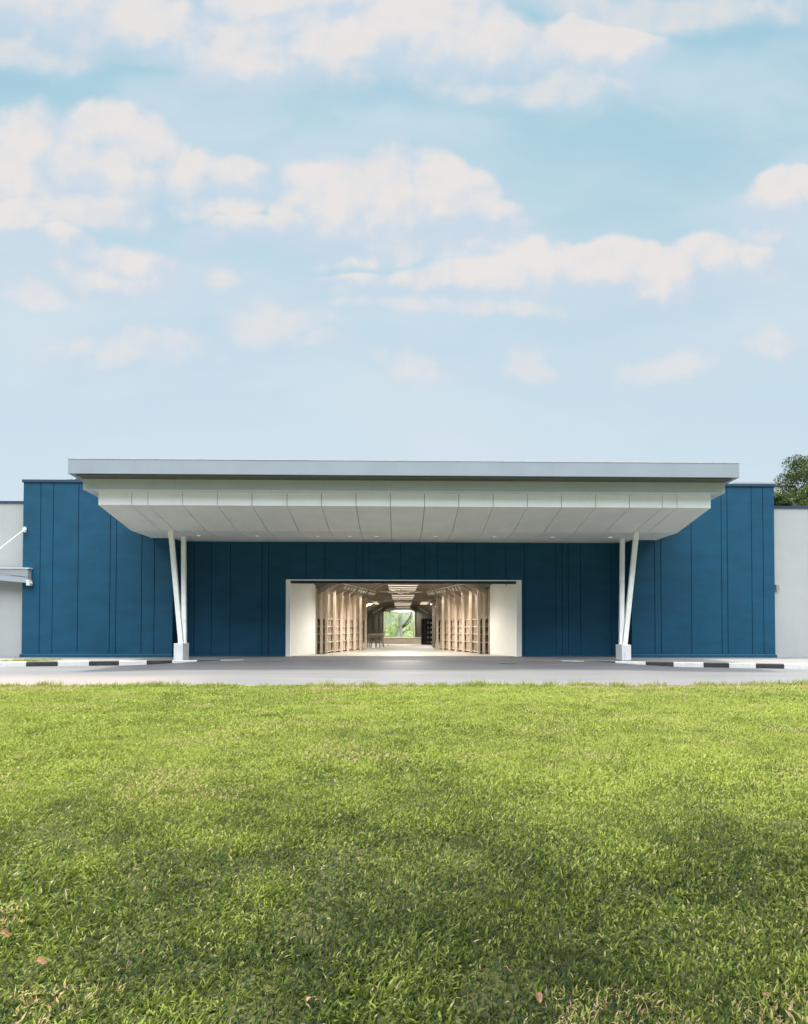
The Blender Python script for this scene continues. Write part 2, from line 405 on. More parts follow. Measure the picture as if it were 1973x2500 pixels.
# kerbs, painted in alternate black and white lengths
def kerb(edges, first_black, label):
    cx = sum(edges)/len(edges)
    t = thing('painted_kerb', (cx, kerb_y(cx), 0), label, 'kerb', 'black and white kerbs along the road')
    for i in range(len(edges)-1):
        x0, x1 = edges[i]+.004, edges[i+1]-.004; mb = MB(); n = 4
        for j in range(n):
            a = x0+(x1-x0)*j/n; b = x0+(x1-x0)*(j+1)/n
            ya, yb = kerb_y(a), kerb_y(b)
            vs = []
            for x, y in ((a, ya), (b, yb)):
                vs += [(x, y-.02, -.30), (x, y-.02, -.012), (x, y+.0, .010), (x, y+.125, .010), (x, y+.125, -.30)]
            mb.add(vs, [(0,5,6,1),(1,6,7,2),(2,7,8,3),(3,8,9,4)] + ([(0,1,2,3,4)] if j == 0 else []) + ([(9,8,7,6,5)] if j == n-1 else []))
        mb.build('kerb_block', 'kblack' if (i % 2 == 0) == first_black else 'kwhite', t)
def kxs(pxs): return [atz(px, 1614+abs(px-985)*.006, 0).x for px in pxs]
le = kxs([24, 100, 176, 251, 321, 386, 450, 512, 570]); le = [le[0]-1.27*k for k in range(12, 0, -1)] + le
re_ = kxs([1385, 1440, 1515, 1587, 1652, 1720, 1777, 1835, 1895, 1949]); re_ = re_ + [re_[-1]+.9*k for k in range(1, 14)]
kerb(le, True, 'long black and white painted kerb running left from the canopy column past the blue wall')
kerb(re_, False, 'long black and white painted kerb running right from the canopy column to the grass verge')
# flush threshold strip between road and entrance
MB().prism_z([(le[-1], kerb_y(le[-1])-.02), (XC, kerb_y(XC)-.02), (re_[0], kerb_y(re_[0])-.02), (re_[0], kerb_y(re_[0])+.10), (XC, kerb_y(XC)+.10), (le[-1], kerb_y(le[-1])+.10)], -.3, .002).build('path', 'pave', kind='structure')

# manhole cover
mh = atz(1238, 1618, -.02)
t = thing('manhole_cover', (mh.x, mh.y-.3, road_z(mh.x, mh.y)+.006), 'small round dark iron manhole cover in the road in front of the entrance', 'manhole cover')
MB().cyl((mh.x, mh.y-.3, road_z(mh.x, mh.y)+.002), .30, .016, 32).build('lid', 'iron', t)
ring = MB()
for k in range(32):
    a, b = 2*math.pi*k/32, 2*math.pi*(k+1)/32
    c = (mh.x, mh.y-.3); z = road_z(mh.x, mh.y)+.012
    ring.add([(c[0]+math.cos(q)*r, c[1]+math.sin(q)*r, zz) for q in (a, b) for r in (.31, .38) for zz in (z-.01, z)], [(1,3,7,5),(2,6,7,3),(0,1,5,4)])
ring.build('frame', 'pave', t)

# ------------------------------------------------------------------ main blue building
XL, XR = X(53, YF), X(1893, YF)
IL, IR = X(421, YF), X(1543, YF)
ZT = Z(120, 1178, YF)
bld = thing('entrance_hall', (XC, 30, 0), 'wide blue rendered hall with a timber lined entrance opening in its middle', 'building')
def grooved(name, seams, x0, x1, Y, z0, z1, m='blue', gap=.028):
    mb = MB(); e = [x0]+list(seams)+[x1]
    for a, b in zip(e[:-1], e[1:]):
        mb.box(a+(gap/2 if a != x0 else 0), b-(gap/2 if b != x1 else 0), Y, Y+.035, z0, z1)
    o = mb.build(name, m, bld, bevel=.004)
    MB().box(x0+.01, x1-.01, Y+.034, Y+.05, z0+.005, z1-.005).build('joint_backing', 'joint', o)
    return o
lg = [X(p, YF, 1600) for p in (95, 126, 188, 266.4, 281.6, 344, 375.3)]
rg = [X(p, YF, 1600) for p in (1599.8, 1615, 1689.6, 1763.7, 1778.3, 1837.8, 1866)]
ZB = .16
grooved('wall', lg, XL, IL, YF, ZB, ZT); grooved('wall', rg, IR, XR, YF, ZB, ZT)
# solid wall bodies behind the panels
MB().box(XL+.01, IL-.0, YF+.05, YR+.3, 0, ZT).build('wall_core', 'blue', bld)
MB().box(IR+.0, XR-.01, YF+.05, YR+.3, 0, ZT).build('wall_core', 'blue', bld)
MB().box(XL-.06, IL, YF-.05, YF+.6, ZT, ZT+.14).build('coping', 'navy', bld, bevel=.01)
MB().box(IR, XR+.08, YF-.05, YF+.6, ZT, ZT+.14).build('coping', 'navy', bld, bevel=.01)
MB().prism_x([(YF-.055, 0), (YF+.05, 0), (YF+.05, ZB), (YF-.001, ZB), (YF-.055, ZB-.03)], XL-.06, IL).build('skirting', 'base', bld)
MB().prism_x([(YF-.055, 0), (YF+.05, 0), (YF+.05, ZB), (YF-.001, ZB), (YF-.055, ZB-.03)], IR, XR+.05).build('skirting', 'base', bld)
# recessed middle wall round the opening
OL, OR_ = X(698, YR), X(1273.5, YR); OT = Z(985, 1415.5, YR)
JL, JR = X(708.7, YR), X(1260.8, YR); LT = Z(985, 1418.2, YR)
cl = [X(p, YR, 1500) for p in (473.8, 516, 562, 639.6, 655.4)]
cu = [X(p, YR, 1340) for p in (701.4, 747.8, 793.4, 870, 885.8, 901.3, 977.9, 1037.6, 1068.5, 1114.5, 1130.3, 1160, 1235)]
cr = [X(p, YR, 1500) for p in (1281, 1357.6, 1373, 1387.8, 1418, 1492.8)]
grooved('wall', cl, IL, OL, YR, 0, OT, gap=.022); grooved('wall', cr, OR_, IR, YR, 0, OT, gap=.022)
grooved('wall', cl+[c for c in cu if abs(c-OL) > .1]+[c for c in cr], IL, IR, YR, OT, ZT, gap=.022)
MB().box(IL, OL, YR+.05, YR+.3, 0, OT).box(OR_, IR, YR+.05, YR+.3, 0, OT).box(IL, IR, YR+.05, YR+.3, OT, ZT).build('wall_core', 'blue', bld)
MB().box(IL, OL-.02, YR-.03, YR, 0, .08).build('skirting', 'base', bld); MB().box(OR_+.02, IR, YR-.03, YR, 0, .08).build('skirting', 'base', bld)
fr = MB().box(OL, JL, YR-.05, YR+.32, 0, OT).box(JR, OR_, YR-.05, YR+.32, 0, OT).box(JL, JR, YR-.05, YR+.32, LT, OT)
fr.build('door_frame', 'reveal', bld, bevel=.005)
LB = Z(985, 1424.5, YR)
MB().box(JL+.002, JR-.002, YR+.02, YR+.30, LB, LT-.001).build('shutter_box', 'shutter', bld)
# splayed plaster cheeks
YV = 33.7
VL, VR = X(770, YV), X(1196.5, YV)
MB().prism_z([(JL, YR+.325), (VL, YV), (VL-.12, YV+.12), (JL-.15, YR+.40)], 0, 4.6).build('reveal_wall', 'reveal', bld)
MB().prism_z([(JR, YR+.325), (JR+.15, YR+.40), (VR+.12, YV+.12), (VR, YV)], 0, 4.6).build('reveal_wall', 'reveal', bld)
# interior shell
EY = 72.0
MB().box(-8, 8.6, YR-.02, EY+.3, -.2, .006).build('floor', 'floor', bld)
MB().box(JL+.15, JR-.15, YR-.12, YR-.06, 0, .014).build('threshold', 'dark', bld)
MB().box(-6.6, -6.4, YR+.45, EY, 0, 6).build('inner_wall', 'board', bld)
MB().box(7.0, 7.2, YR+.45, EY, 0, 6).build('inner_wall', 'board', bld)
# outer shell of the building seen from elsewhere
for q in ((XL+.02, XL+.3, YR+.3, EY), (XR-.3, XR-.02, YR+.3, EY), (XL+.3, -4.2, EY, EY+.3), (4.6, XR-.3, EY, EY+.3)): MB().box(*q, 0, ZT-.3).build('outer_wall', 'blue', bld)
MB().box(XL+.1, XR-.1, YF+.6, EY+.35, ZT-.3, ZT-.1).build('flat_roof', 'roofd', bld)

# stations of the timber frames: depth, left eave x, right eave x, eave z
st = []
Lp = [((796.8, 1596.8), 34.0), ((816.5, 1594.7), 35.3), ((834.2, 1592.3), 36.7), ((850.5, 1590), 38.1), ((866, 1588), 39.5), ((880, 1586.5), 40.8), ((893, 1584.8), 42.2)]
Rp = [1169.3, 1149.2, 1131, 1113.3, 1097, 1082, 1068]
for ((pl, _), Y), pr in zip(Lp, Rp):
    st.append((Y, X(pl, Y), X(pr, Y), 3.66))
for k in range(11):
    st.append((44.6+2.6*k, XC-3.35, XC+3.35, 3.35))
SLOPE = .51
ceil = MB()
for i, (Y, a, b, ez) in enumerate([(31.35, JL-.2, JR+.2, 4.3)]+st+[(EY, XC-3.35, XC+3.35, 3.35)]):
    c = (a+b)/2; rz = ez+.22+SLOPE*(b-a)/2*1.0
    a2, b2 = a-3.0, b+3.0
    ceil.v += [(a2, Y, rz-SLOPE*(c-a2)), (c, Y, rz), (b2, Y, rz-SLOPE*(b2-c))]
    if i:
        n = 3*i; ceil.f += [(n-3, n-2, n+1, n), (n-2, n-1, n+2, n+1)]
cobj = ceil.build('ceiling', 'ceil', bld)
for i, (Y, a, b, ez) in enumerate(st):
    c = (a+b)/2; h = SLOPE*(b-a)/2
    for s_, e in ((-1, a), (1, b)):
        p0 = (e+s_*.9, Y+.06, ez+.02-SLOPE*.9); p1 = (c, Y+.06, ez+.02+h)
        MB().beam(p0, p1, .24, .13).build('rafter', 'rafter', cobj)
    if i < 6:
        Ym = Y+.68; n = st[i+1]; a_, b_ = (a+n[1])/2, (b+n[2])/2; c_ = (a_+b_)/2; h = SLOPE*(b_-a_)/2
        for s_, e in ((-1, a_), (1, b_)):
            MB().beam((e+s_*.9, Ym, ez+.06-SLOPE*.9), (c_, Ym, ez+.06+h), .2, .09).build('rafter', 'rafter', cobj)
# end wall of vertical boards with the big window
WL, WR_, WB, WT = X(941, EY), X(1009, EY), Z(975, 1556, EY), Z(975, 1494, EY)
ew = MB(); x = -4.2; k = 0
while x < 4.6:
    x1 = min(x+.34, 4.6); dy = .05*(k % 2)
    top = 5.6
    if x1 < WL-.16 or x > WR_+.16: ew.box(x, x1-.012, EY+dy-.05, EY+.1, 0, top)
    x += .34; k += 1
ew.box(WL-.35, WR_+.35, EY+.1, EY+.2, WT+.02, 5.6).box(WL-.35, WR_+.35, EY+.0, EY+.12, 0, WB-.02)
ew.box(-4.2, WL-.2, EY+.1, EY+.2, 0, 5.6).box(WR_+.2, 4.6, EY+.1, EY+.2, 0, 5.6)
ewo = ew.build('end_wall', 'board', bld)
MB().add([(WL-.05, EY-.06, WT), (WR_+.05, EY-.06, WT), (WR_+.05, EY-.06, WT+.25), (WR_-.45, EY-.06, WT+.5), (WL+.45, EY-.06, WT+.5), (WL-.05, EY-.06, WT+.25)], [(0,1,2,3,4,5)]).build('plaster_panel', 'reveal', ewo)
wf = MB().box(WL-.12, WL, EY-.1, EY+.2, WB, WT).box(WR_, WR_+.12, EY-.1, EY+.2, WB, WT).box(WL-.12, WR_+.12, EY-.1, EY+.2, WT, WT+.08).box(WL-.12, WR_+.12, EY-.14, EY+.2, WB-.06, WB).build('window_frame', 'reveal', ewo)
MB().box(WL, WR_, EY+.05, EY+.06, WB, WT).build('window_pane', 'glass', ewo)
# slanting beams at the end bay, window light put into their pale colour
for s_ in (-1, 1):
    a = (XC+s_*3.3, EY-.5, 3.25); b = (XC+s_*2.1, EY-.5, 3.95)
    MB().beam(a, b, .30, .5).build('light_painted_beam', 'reveal', bld)

# ------------------------------------------------------------------ timber bookcases lining the funnel
def bookcase(side, posts, label):
    base = thing('bookcase', (posts[0][0], posts[0][1], 0), label, 'bookcase', 'tall timber bookcases lining the passage')
    s_ = side
    lv = [.10, .62, 1.08, 1.50, 1.93]
    for i, (px_, Y, wd) in enumerate(posts):
        MB().box(px_-wd/2, px_+wd/2, Y, Y+.10, 0.008, 3.70).build('post', 'wood', base, bevel=.004)
        if i < 2: continue
        # divider board set outward of the post, leaving a slot
        o0 = px_+s_*(wd/2+.115); o1 = o0+s_*.42
        MB().box(min(o0, o1), max(o0, o1), Y+.02, Y+.06, .008, 1.955).build('divider', 'wood2', base)
        # upper board closes the slot
        o0 = px_+s_*(wd/2-.03)
        MB().box(min(o0, o1), max(o0, o1), Y+.105, Y+.135, 1.99, 3.70).build('upper_board', 'wood', base)
    for z in lv:
        mb = MB(); pts = [(p[0], p[1]) for p in posts[1:]]
        poly_in = [(x+s_*.10, y+.09) for x, y in pts]; poly_out = [(x+s_*.55, y+.09) for x, y in pts]
        poly = poly_in+poly_out[::-1]
        if s_ > 0: poly = poly
        else: poly = poly[::-1]
        mb.prism_z(poly, z, z+.03); mb.build('shelf', 'wood2', base)
    # back board
    pts = [(p[0]+s_*.55, p[1]) for p in posts]
    poly = pts+[(x+s_*.04, y) for x, y in pts[::-1]]
    if s_ < 0: poly = poly[::-1]
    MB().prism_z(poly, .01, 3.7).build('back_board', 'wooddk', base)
    # front bays next to the plaster cheek
    p0, p1 = posts[0], posts[1]
    lo, hi_ = sorted((p0[0], p1[0]))
    e = p0[0]+s_*.24; a, b = sorted((e, e+s_*.14))
    MB().box(a, b, p0[1]-.02, p0[1]+.10, .008, 3.75).build('end_post', 'wood', base, bevel=.004)
    for z in lv: MB().box(min(lo, a), max(hi_, b), p0[1]+.104, p0[1]+.45, z, z+.03).build('shelf', 'wood2', base)
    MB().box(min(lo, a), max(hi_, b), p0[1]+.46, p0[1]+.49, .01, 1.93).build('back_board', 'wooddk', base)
    MB().box(min(lo, a), max(hi_, b), p0[1]+.14, p0[1]+.17, 1.965, 3.7).build('upper_board', 'reveal' if False else 'wood', base)
    return base
lp = [(X(785, 34.0), 34.0, .155)] + [(X(pl, Y), Y, .155) for ((pl, _), Y) in Lp]
rp = [(X(1181.5, 34.0), 34.0, .155)] + [(X(pr, Y), Y, .155) for pr, ((_, __), Y) in zip(Rp, Lp)]
bookcase(-1, lp, 'stepped birch bookcase with open cubbies lining the left side of the entrance passage')
bookcase(1, rp, 'stepped birch bookcase with open cubbies lining the right side of the entrance passage')

# ------------------------------------------------------------------ hanging timber baffles
def baffle(Y0, x0, x1, n, dy, label, h=.14, zb=3.75, cables=True, glow=230, group='timber baffle lights down the passage'):
    t = thing('baffle_light', ((x0+x1)/2, Y0, zb), label, 'pendant light', group)
    for k in range(n):
        sl_ = MB().box(x0, x1, Y0+k*dy, Y0+k*dy+.05, zb, zb+h).build('slat', 'slat', t)
        MB().box(x0+.02, x1-.02, Y0+k*dy+.005, Y0+k*dy+.045, zb-.018, zb-.001).build('lit_strip', 'glow', sl_)
    for xx in (x0+(x1-x0)*.25, x0+(x1-x0)*.75):
        L = bpy.data.lights.new('baffle_glow', 'SPOT'); L.spot_size = math.radians(168); L.spot_blend = .5; L.shadow_soft_size = .03; L.energy = glow*1.7; L.color = (1, .93, .84)
        lo_ = bpy.data.objects.new('baffle_glow', L); COL.objects.link(lo_); lo_.location = (xx, Y0+dy*.5, zb-.03)
    if cables:
        for x in (x0+(x1-x0)*.3, x0+(x1-x0)*.7):
            MB().beam((x, Y0+dy*(n-1)/2, zb+h), (x, Y0+dy*(n-1)/2, zb+1.2), .02, .02).build('cable', 'lampw', t)
YB = 33.6
for i, (f, lab) in enumerate([(1.0, 'nearest and widest looking group of pale timber baffles hanging under the lintel'), (1.31, 'second group of pale timber baffles hanging just behind the near fan'),
                              (1.70, 'third group of pale timber baffles, hanging behind the far fan'), (2.06, 'farthest group of pale timber baffles hanging before the big window')]):
    Yk = YB*f
    baffle(Yk, X(984-37/f, Yk), X(984+37/f, Yk), 3, .057*Yk, lab, glow=(300, 120, 80, 60)[i], h=.17 if i < 2 else .15, zb=3.78)
for s_, pa, pb, lab in ((-1, 900, 922, 'short group of thin lit baffles on the left beyond the bookcase'), (1, 1029, 1051, 'short group of thin lit baffles on the right beyond the bookcase')):
    baffle(54, X(pa, 54), X(pb, 54), 4, 1.6, lab, h=.05, cables=False, glow=130, group='small side baffle lights')

# ------------------------------------------------------------------ ceiling fans
def fan(px, Y, z, r, label, ph=0.):
    x = X(px, Y); t = thing('ceiling_fan', (x, Y, z), label, 'ceiling fan', 'large ceiling fans')
    MB().cyl((x, Y, z-.09), .16, .17, 18).build('motor', 'lampw', t)
    MB().cyl((x, Y, z+.08), .03, 1.0, 8).build('rod', 'lampw', t)
    for k in range(6):
        a = ph+k*math.pi/3; d = Vector((math.cos(a), math.sin(a), 0))
        MB().beam(Vector((x, Y, z+.02))+d*.15, Vector((x, Y, z+.035))+d*r, .13, .025, up=(0, 0, 1)).build('blade', 'lampw', t)
fan(979, 36.6, 3.56, 1.28, 'large white six bladed ceiling fan below the first timber baffles', .12)
fan(975, 50.5, 3.66, 1.15, 'smaller looking far ceiling fan between the second and third baffles', .3)

# ------------------------------------------------------------------ spotlight tracks
def track(pa, pb, spots, s_, label, ang=.5):
    a, b = Vector(pa), Vector(pb); t = thing('track_light', pa, label, 'track light', 'spotlight tracks along the bookcases')
    MB().beam(a, b, .045, .045, up=(0, 0, 1)).build('rail', 'lampw', t)
    for u in (.12, .5, .88):
        p = a.lerp(b, u); MB().beam(p, p+Vector((0, 0, .9)), .015, .015).build('hanger', 'lampw', t)
    for u in spots:
        p = a.lerp(b, u)
        q = p+Vector((s_*.10, 0, -.12))
        hd = MB().tube([p+Vector((0, 0, -.02)), p+Vector((s_*.05*-1, 0, -.06)), q+Vector((-s_*.10, 0, .0)), q+Vector((-s_*.06, 0, -.05))], .012, 6)
        sp = hd.build('spotlight_arm', 'lampw', t)
        c = q+Vector((-s_*.05, 0, -.06)); d = Vector((s_*.75, -.15, -.85)).normalized()
        sp2 = MB().tube([c-d*.09, c+d*.10], [.045, .05], 12).build('spotlight_head', 'lampw', sp, smooth=False)
la, lb = at(833, 1424, 34.2), at(917, 1444.5, 41.6)
lb.z = la.z
def us(vals, x0, x1): return [(v-x0)/(x1-x0) for v in vals]
su = [.12, .2, .28, .36, .50, .57, .64, .71, .82, .87, .93, .98]
track(la, lb, su, -1, 'left white spotlight track hung in front of the left bookcase')
ra, rb = at(1133, 1425, 34.2), at(1043, 1445.5, 41.6); rb.z = ra.z
track(ra, rb, su, 1, 'right white spotlight track hung in front of the right bookcase')
for pa, pb, lab, s_ in (((895, 1461), (911, 1466), 'short far spotlight track on the left, behind the last bookcase post', -1), ((1066, 1461), (1046, 1467), 'short far spotlight track on the right, behind the last bookcase post', 1)):
    a, b = at(*pa, 46), at(*pb, 50); b.z = a.z
    track(a, b, [.25, .5, .75, .95], s_, lab)
# light thrown by the spotlights
for s_, a, b in ((-1, la, lb), (1, ra, rb)):
    for u in (.1, .35, .6, .85):
        p = a.lerp(b, u)+Vector((-s_*.05, -.1, -.3))
        L = bpy.data.lights.new('spotlight_beam', 'SPOT'); L.energy = 60; L.color = (1, .93, .83); L.spot_size = math.radians(140); L.spot_blend = .8; L.shadow_soft_size = .06
        o = bpy.data.objects.new('spotlight_beam', L); COL.objects.link(o); o.location = p
        o.rotation_euler = (Vector((-s_*.75, .25, 1.0))).to_track_quat('Z', 'Y').to_euler()
for px, py, Y, lab in ((883, 1434.5, 39.5, 'small white square sensor box on the left ceiling slope'), (1078, 1433, 39.5, 'small white square sensor box on the right ceiling slope')):
    p = at(px, py, Y); t = MB().box(p.x-.08, p.x+.08, p.y-.06, p.y+.06, p.z-.08, p.z+.08).box(p.x-.03, p.x+.03, p.y-.03, p.y+.03, p.z+.08, p.z+.5).build('sensor_box', 'lampw', bevel=.01); tag(t, lab, 'sensor')
p = at(1236, 1428, 31.6)
t = thing('security_camera', p, 'small white dome camera on the right plaster cheek under the lintel', 'security camera')
MB().box(p.x-.05, p.x+.05, p.y-.03, p.y+.03, p.z, p.z+.14).build('bracket', 'lampw', t); MB().tube([p+Vector((0,-.02,0)), p+Vector((-.05,-.12,-.06))], [.05, .04], 12).build('camera_head', 'lampw', t)

# ------------------------------------------------------------------ furniture further in
cx0, cx1 = X(934, 57), X(1057, 57)
t = thing('long_counter', ((cx0+cx1)/2, 57, 0), 'low grey timber counter running across the room below the window', 'counter')
cz = Z(985, 1556.5, 57)
MB().box(cx0, cx1, 57, 57.6, cz-.05, cz).build('counter_top', 'slat', t)
fp = MB(); n = 6
for k in range(n): fp.box(cx0+(cx1-cx0)*k/n+.01, cx0+(cx1-cx0)*(k+1)/n-.01, 57.06, 57.1, .02, cz-.05)
fp.box(cx0, cx1, 57.1, 57.5, 0, cz-.05); fp.build('front_panel', 'counter', t)
tx0, tx1 = X(897, 46), X(941, 50)
t = thing('high_table', ((tx0+tx1)/2, 47.5, 0), 'long dark high table on thin legs at the left beyond the bookcase', 'table')
tz = 1.0
MB().box(tx0, tx1, 46.6, 47.4, tz-.06, tz).build('table_top', 'counter', t)
for x in (tx0+.1, (tx0+tx1)/2, tx1-.1):
    for y in (46.7, 47.3): MB().box(x-.03, x+.03, y-.03, y+.03, .006, tz-.06).build('leg', 'counter', t)
MB().box(tx0+.1, tx1-.1, 46.98, 47.02, .3, .34).build('stretcher', 'counter', t)
for i, (px, wh) in enumerate(((902, 'leftmost'), (912, 'second from left'), (923, 'third from left'), (932, 'rightmost'))):
    x = X(px, 45.6); t = thing('bar_stool', (x, 45.6, 0), 'slim wooden stool before the high table, %s of the four' % wh, 'stool', 'wooden stools at the high table')
    MB().box(x-.17, x+.17, 45.45, 45.78, .46, .50).build('seat', 'board', t)
    MB().box(x-.16, x+.16, 45.40, 45.44, .75, .93).build('backrest', 'board', t)
    for sx in (-.14, .14):
        MB().beam((x+sx*1.2, 45.42, .006), (x+sx, 45.44, .93), .035, .035).build('leg', 'board', t)
        MB().beam((x+sx*1.2, 45.80, .006), (x+sx, 45.76, .46), .035, .035).build('leg', 'board', t)
x0, x1 = X(931, 49), X(949, 49)
t = thing('small_bench', ((x0+x1)/2, 49, 0), 'low wooden bench standing right of the high table', 'bench')
MB().box(x0, x1, 49, 49.4, .44, .50).build('seat', 'counter', t)
for x in (x0+.05, x1-.05):
    for y in (49.04, 49.36): MB().box(x-.025, x+.025, y-.025, y+.025, .006, .44).build('leg', 'counter', t)
x0, x1 = X(1029, 54), X(1056, 54); zt = Z(1040, 1510, 54)
t = thing('display_cabinet', ((x0+x1)/2, 54, 0), 'dark grey metal display cabinet with shelves at the right of the window', 'cabinet')
MB().box(x0, x1, 54.4, 54.45, 0, zt).build('back_panel', 'dark', t)
for x in (x0, (x0*2+x1)/3, (x0+x1*2)/3, x1): MB().box(x-.02, x+.02, 54, 54.4, 0, zt).build('upright', 'dark', t)
for k in range(6):
    z = .1+(zt-.15)*k/5; MB().box(x0+.021, x1-.021, 54.02, 54.39, z, z+.03).build('shelf', 'dark', t)
for i in range(10):
    col, row = i % 2, i//2
    x = x0+(x1-x0)*(.62+.27*col)-.05; z = .135+(zt-.15)*row/5
    o = MB().box(x, x+.13, 54.1, 54.3, z, z+.13+.03*((i*7) % 3)).build('display_box', 'lampw'); tag(o, 'white box, %s column, %s shelf of the dark display cabinet' % (('left', 'right')[col], ('lowest', 'second lowest', 'middle', 'second highest', 'highest')[row]), 'box', 'white boxes in the display cabinet')
x0 = X(1059.5, 46)
o = MB().box(x0-.11, x0+.11, 46, 46.22, .006, 3.6).build('timber_column', 'counter'); tag(o, 'dark square timber column just left of the last right bookcase post', 'column')
p = at(952, 1493.5, 60)
t = thing('hanging_speaker', p, 'small black speaker hanging on a cord at the left of the window', 'speaker')
MB().tube([p+Vector((0, 0, -.1)), p+Vector((0, 0, .07))], [.07, .06], 10).build('body', 'dark', t); MB().beam(p+Vector((0, 0, .07)), p+Vector((0, 0, .8)), .02, .02).build('cord', 'dark', t)

# ------------------------------------------------------------------ entrance canopy
Y1, Y2, Y3, YBK = 23.75, 24.35, 24.7, 27.7
can = thing('entrance_canopy', (XC, 27, 0), 'broad white stepped canopy with sloping soffit carried on splayed columns before the entrance', 'canopy')
def tier(name, pl, pr, ptop, pbot, Y, m, extra_top=0., back=-.039):
    a, b = X(pl, Y, pbot), X(pr, Y, pbot); zt_, zb_ = Z(985, ptop, Y)+extra_top, Z(985, pbot, Y)
    dz = back*(YF-Y)
    return MB().prism_x([(Y, zb_), (YF-.002, zb_+dz), (YF-.002, zt_), (Y, zt_)], a, b).build(name, m, can, bevel=.012), zt_, zb_
t1, z1t, z1b = tier('top_fascia', 165.3, 1805.5, 1125.5, 1161, Y1, 'fgrey')
MB().box(X(202.2, Y2, 1180)+.01, X(1770.8, Y2, 1180)-.01, Y1+.05, Y2-.003, z1b-.06, z1b-.02).build('painted_shade_strip', 'shadestrip', can)  # dark strip added as painted shade under the top tier
t2, z2t, z2b = tier('middle_fascia', 202.2, 1770.8, 1170, 1199.5, Y2, 'fgrey2')
# drip edge on the top tier
MB().box(X(165.3, Y1, 1161)-.012, X(1805.5, Y1, 1161)+.012, Y1-.012, Y1+.1, z1t-.001, z1t+.025).build('drip_edge', 'steel', t1)
# extend the middle tier upwards behind the top one
A3, B3 = X(240.2, Y3, 1231), X(1735.4, Y3, 1238)
z3b = Z(985, 1236.2, Y3); z3t = z2b+.0; zs = Z(985, 1298, YBK)
seams = [X(p, Y3, 1220) for p in (321.4, 361, 445.6, 530.7, 615.3, 700.7, 785, 869.3, 953.3, 1036.9, 1120.5, 1204.4, 1287.7, 1371.3, 1454.6, 1537.1, 1617, 1653)]
ed = [A3]+seams+[B3]; g = .011
fa, sf, sf2 = MB(), MB(), MB()
for i, (a, b) in enumerate(zip(ed[:-1], ed[1:])):
    a2 = a+(g if i else 0); b2 = b-(g if i < len(ed)-2 else 0)
    fa.prism_x([(Y3, z3b), (Y3+.03, z3b+.002), (Y3+.03, z2b+.02), (Y3, z2b+.02)][:], a2, b2)
    sf.prism_x([(Y3+.001, z3b-.001), (YBK, zs), (YBK, zs+.03), (Y3+.031, z3b+.03)], a2, b2)
    sf2.prism_x([(YBK+.003, zs), (YF-.002, zs), (YF-.002, zs+.03), (YBK+.003, zs+.03)], a2, b2)
fa.build('lower_fascia', 'white', can); sf.build('sloping_soffit', 'soffit', can); so_ = sf2.build('level_soffit', 'soffit', can)
MB().prism_x([(Y3+.028, z3b+.03), (YBK, zs+.026), (YF-.004, zs+.026), (YF-.004, z2b+.1), (Y3+.028, z2b+.1)], A3+.004, B3-.004).build('canopy_core', 'sjoint', can)
ib = [IL+.01]+[s for s in seams if IL+.2 < s < IR-.2]+[IR-.01]; rs = MB()
for i, (a, b) in enumerate(zip(ib[:-1], ib[1:])):
    rs.box(a+(g if i else 0), b-(g if i < len(ib)-2 else 0), YF+.006, YR-.002, zs-.012, zs+.02)
rs.build('inner_soffit', 'soffit', can)
MB().box(IL+.002, IR-.002, YF-.001, YR-.002, zs+.022, zs+.1).build('canopy_core', 'sjoint', can)
for px in (485.4, 628.7, 776.2, 854.9, 920.3, 1063.9, 1207.6, 1350.2, 1490.7):
    x = X(px, 29.05, 1309)
    d_ = MB().tube([(x, 29.05, zs-.022), (x, 29.05, zs-.001)], [.115, .125], 24).build('downlight', 'lampw', can)
    MB().cyl((x, 29.05, zs-.026), .085, .003, 20).build('lens', 'disc', d_)
def vcol(s_):
    if s_ < 0:
        ax, bx_ = X(424.5, 27.4), X(447, 27.4)
        ft, bt = X(416.7, 27.75, 1300), X(448.6, 29.7, 1313)
        fb = X(442, 27.6, 1570); bb = X(449.6, 28.0, 1570)
    else:
        ax, bx_ = X(1518.4, 27.4), X(1541, 27.4)
        ft, bt = X(1554.5, 27.75, 1300), X(1519.5, 29.7, 1313)
        fb = X(1525.5, 27.6, 1570); bb = X(1517.5, 28.0, 1570)
    pt = Z(440 if s_ < 0 else 1530, 1571 if s_ < 0 else 1574.5, 27.4)
    c = MB().box(ax, bx_, 27.4, 28.2, -.02, pt).build('column_plinth', 'plinth', can, bevel=.012)
    MB().beam((fb, 27.62, pt-.02), (ft, 27.78, zs+.02), .205, .16).build('splayed_strut', 'col', c, bevel=.006)
    MB().beam((bb, 28.02, pt-.02), (bt, 29.7, zs+.01), .205, .16, up=(0, 1, 0)).build('rear_strut', 'col', c, bevel=.006)
vcol(-1); vcol(1)

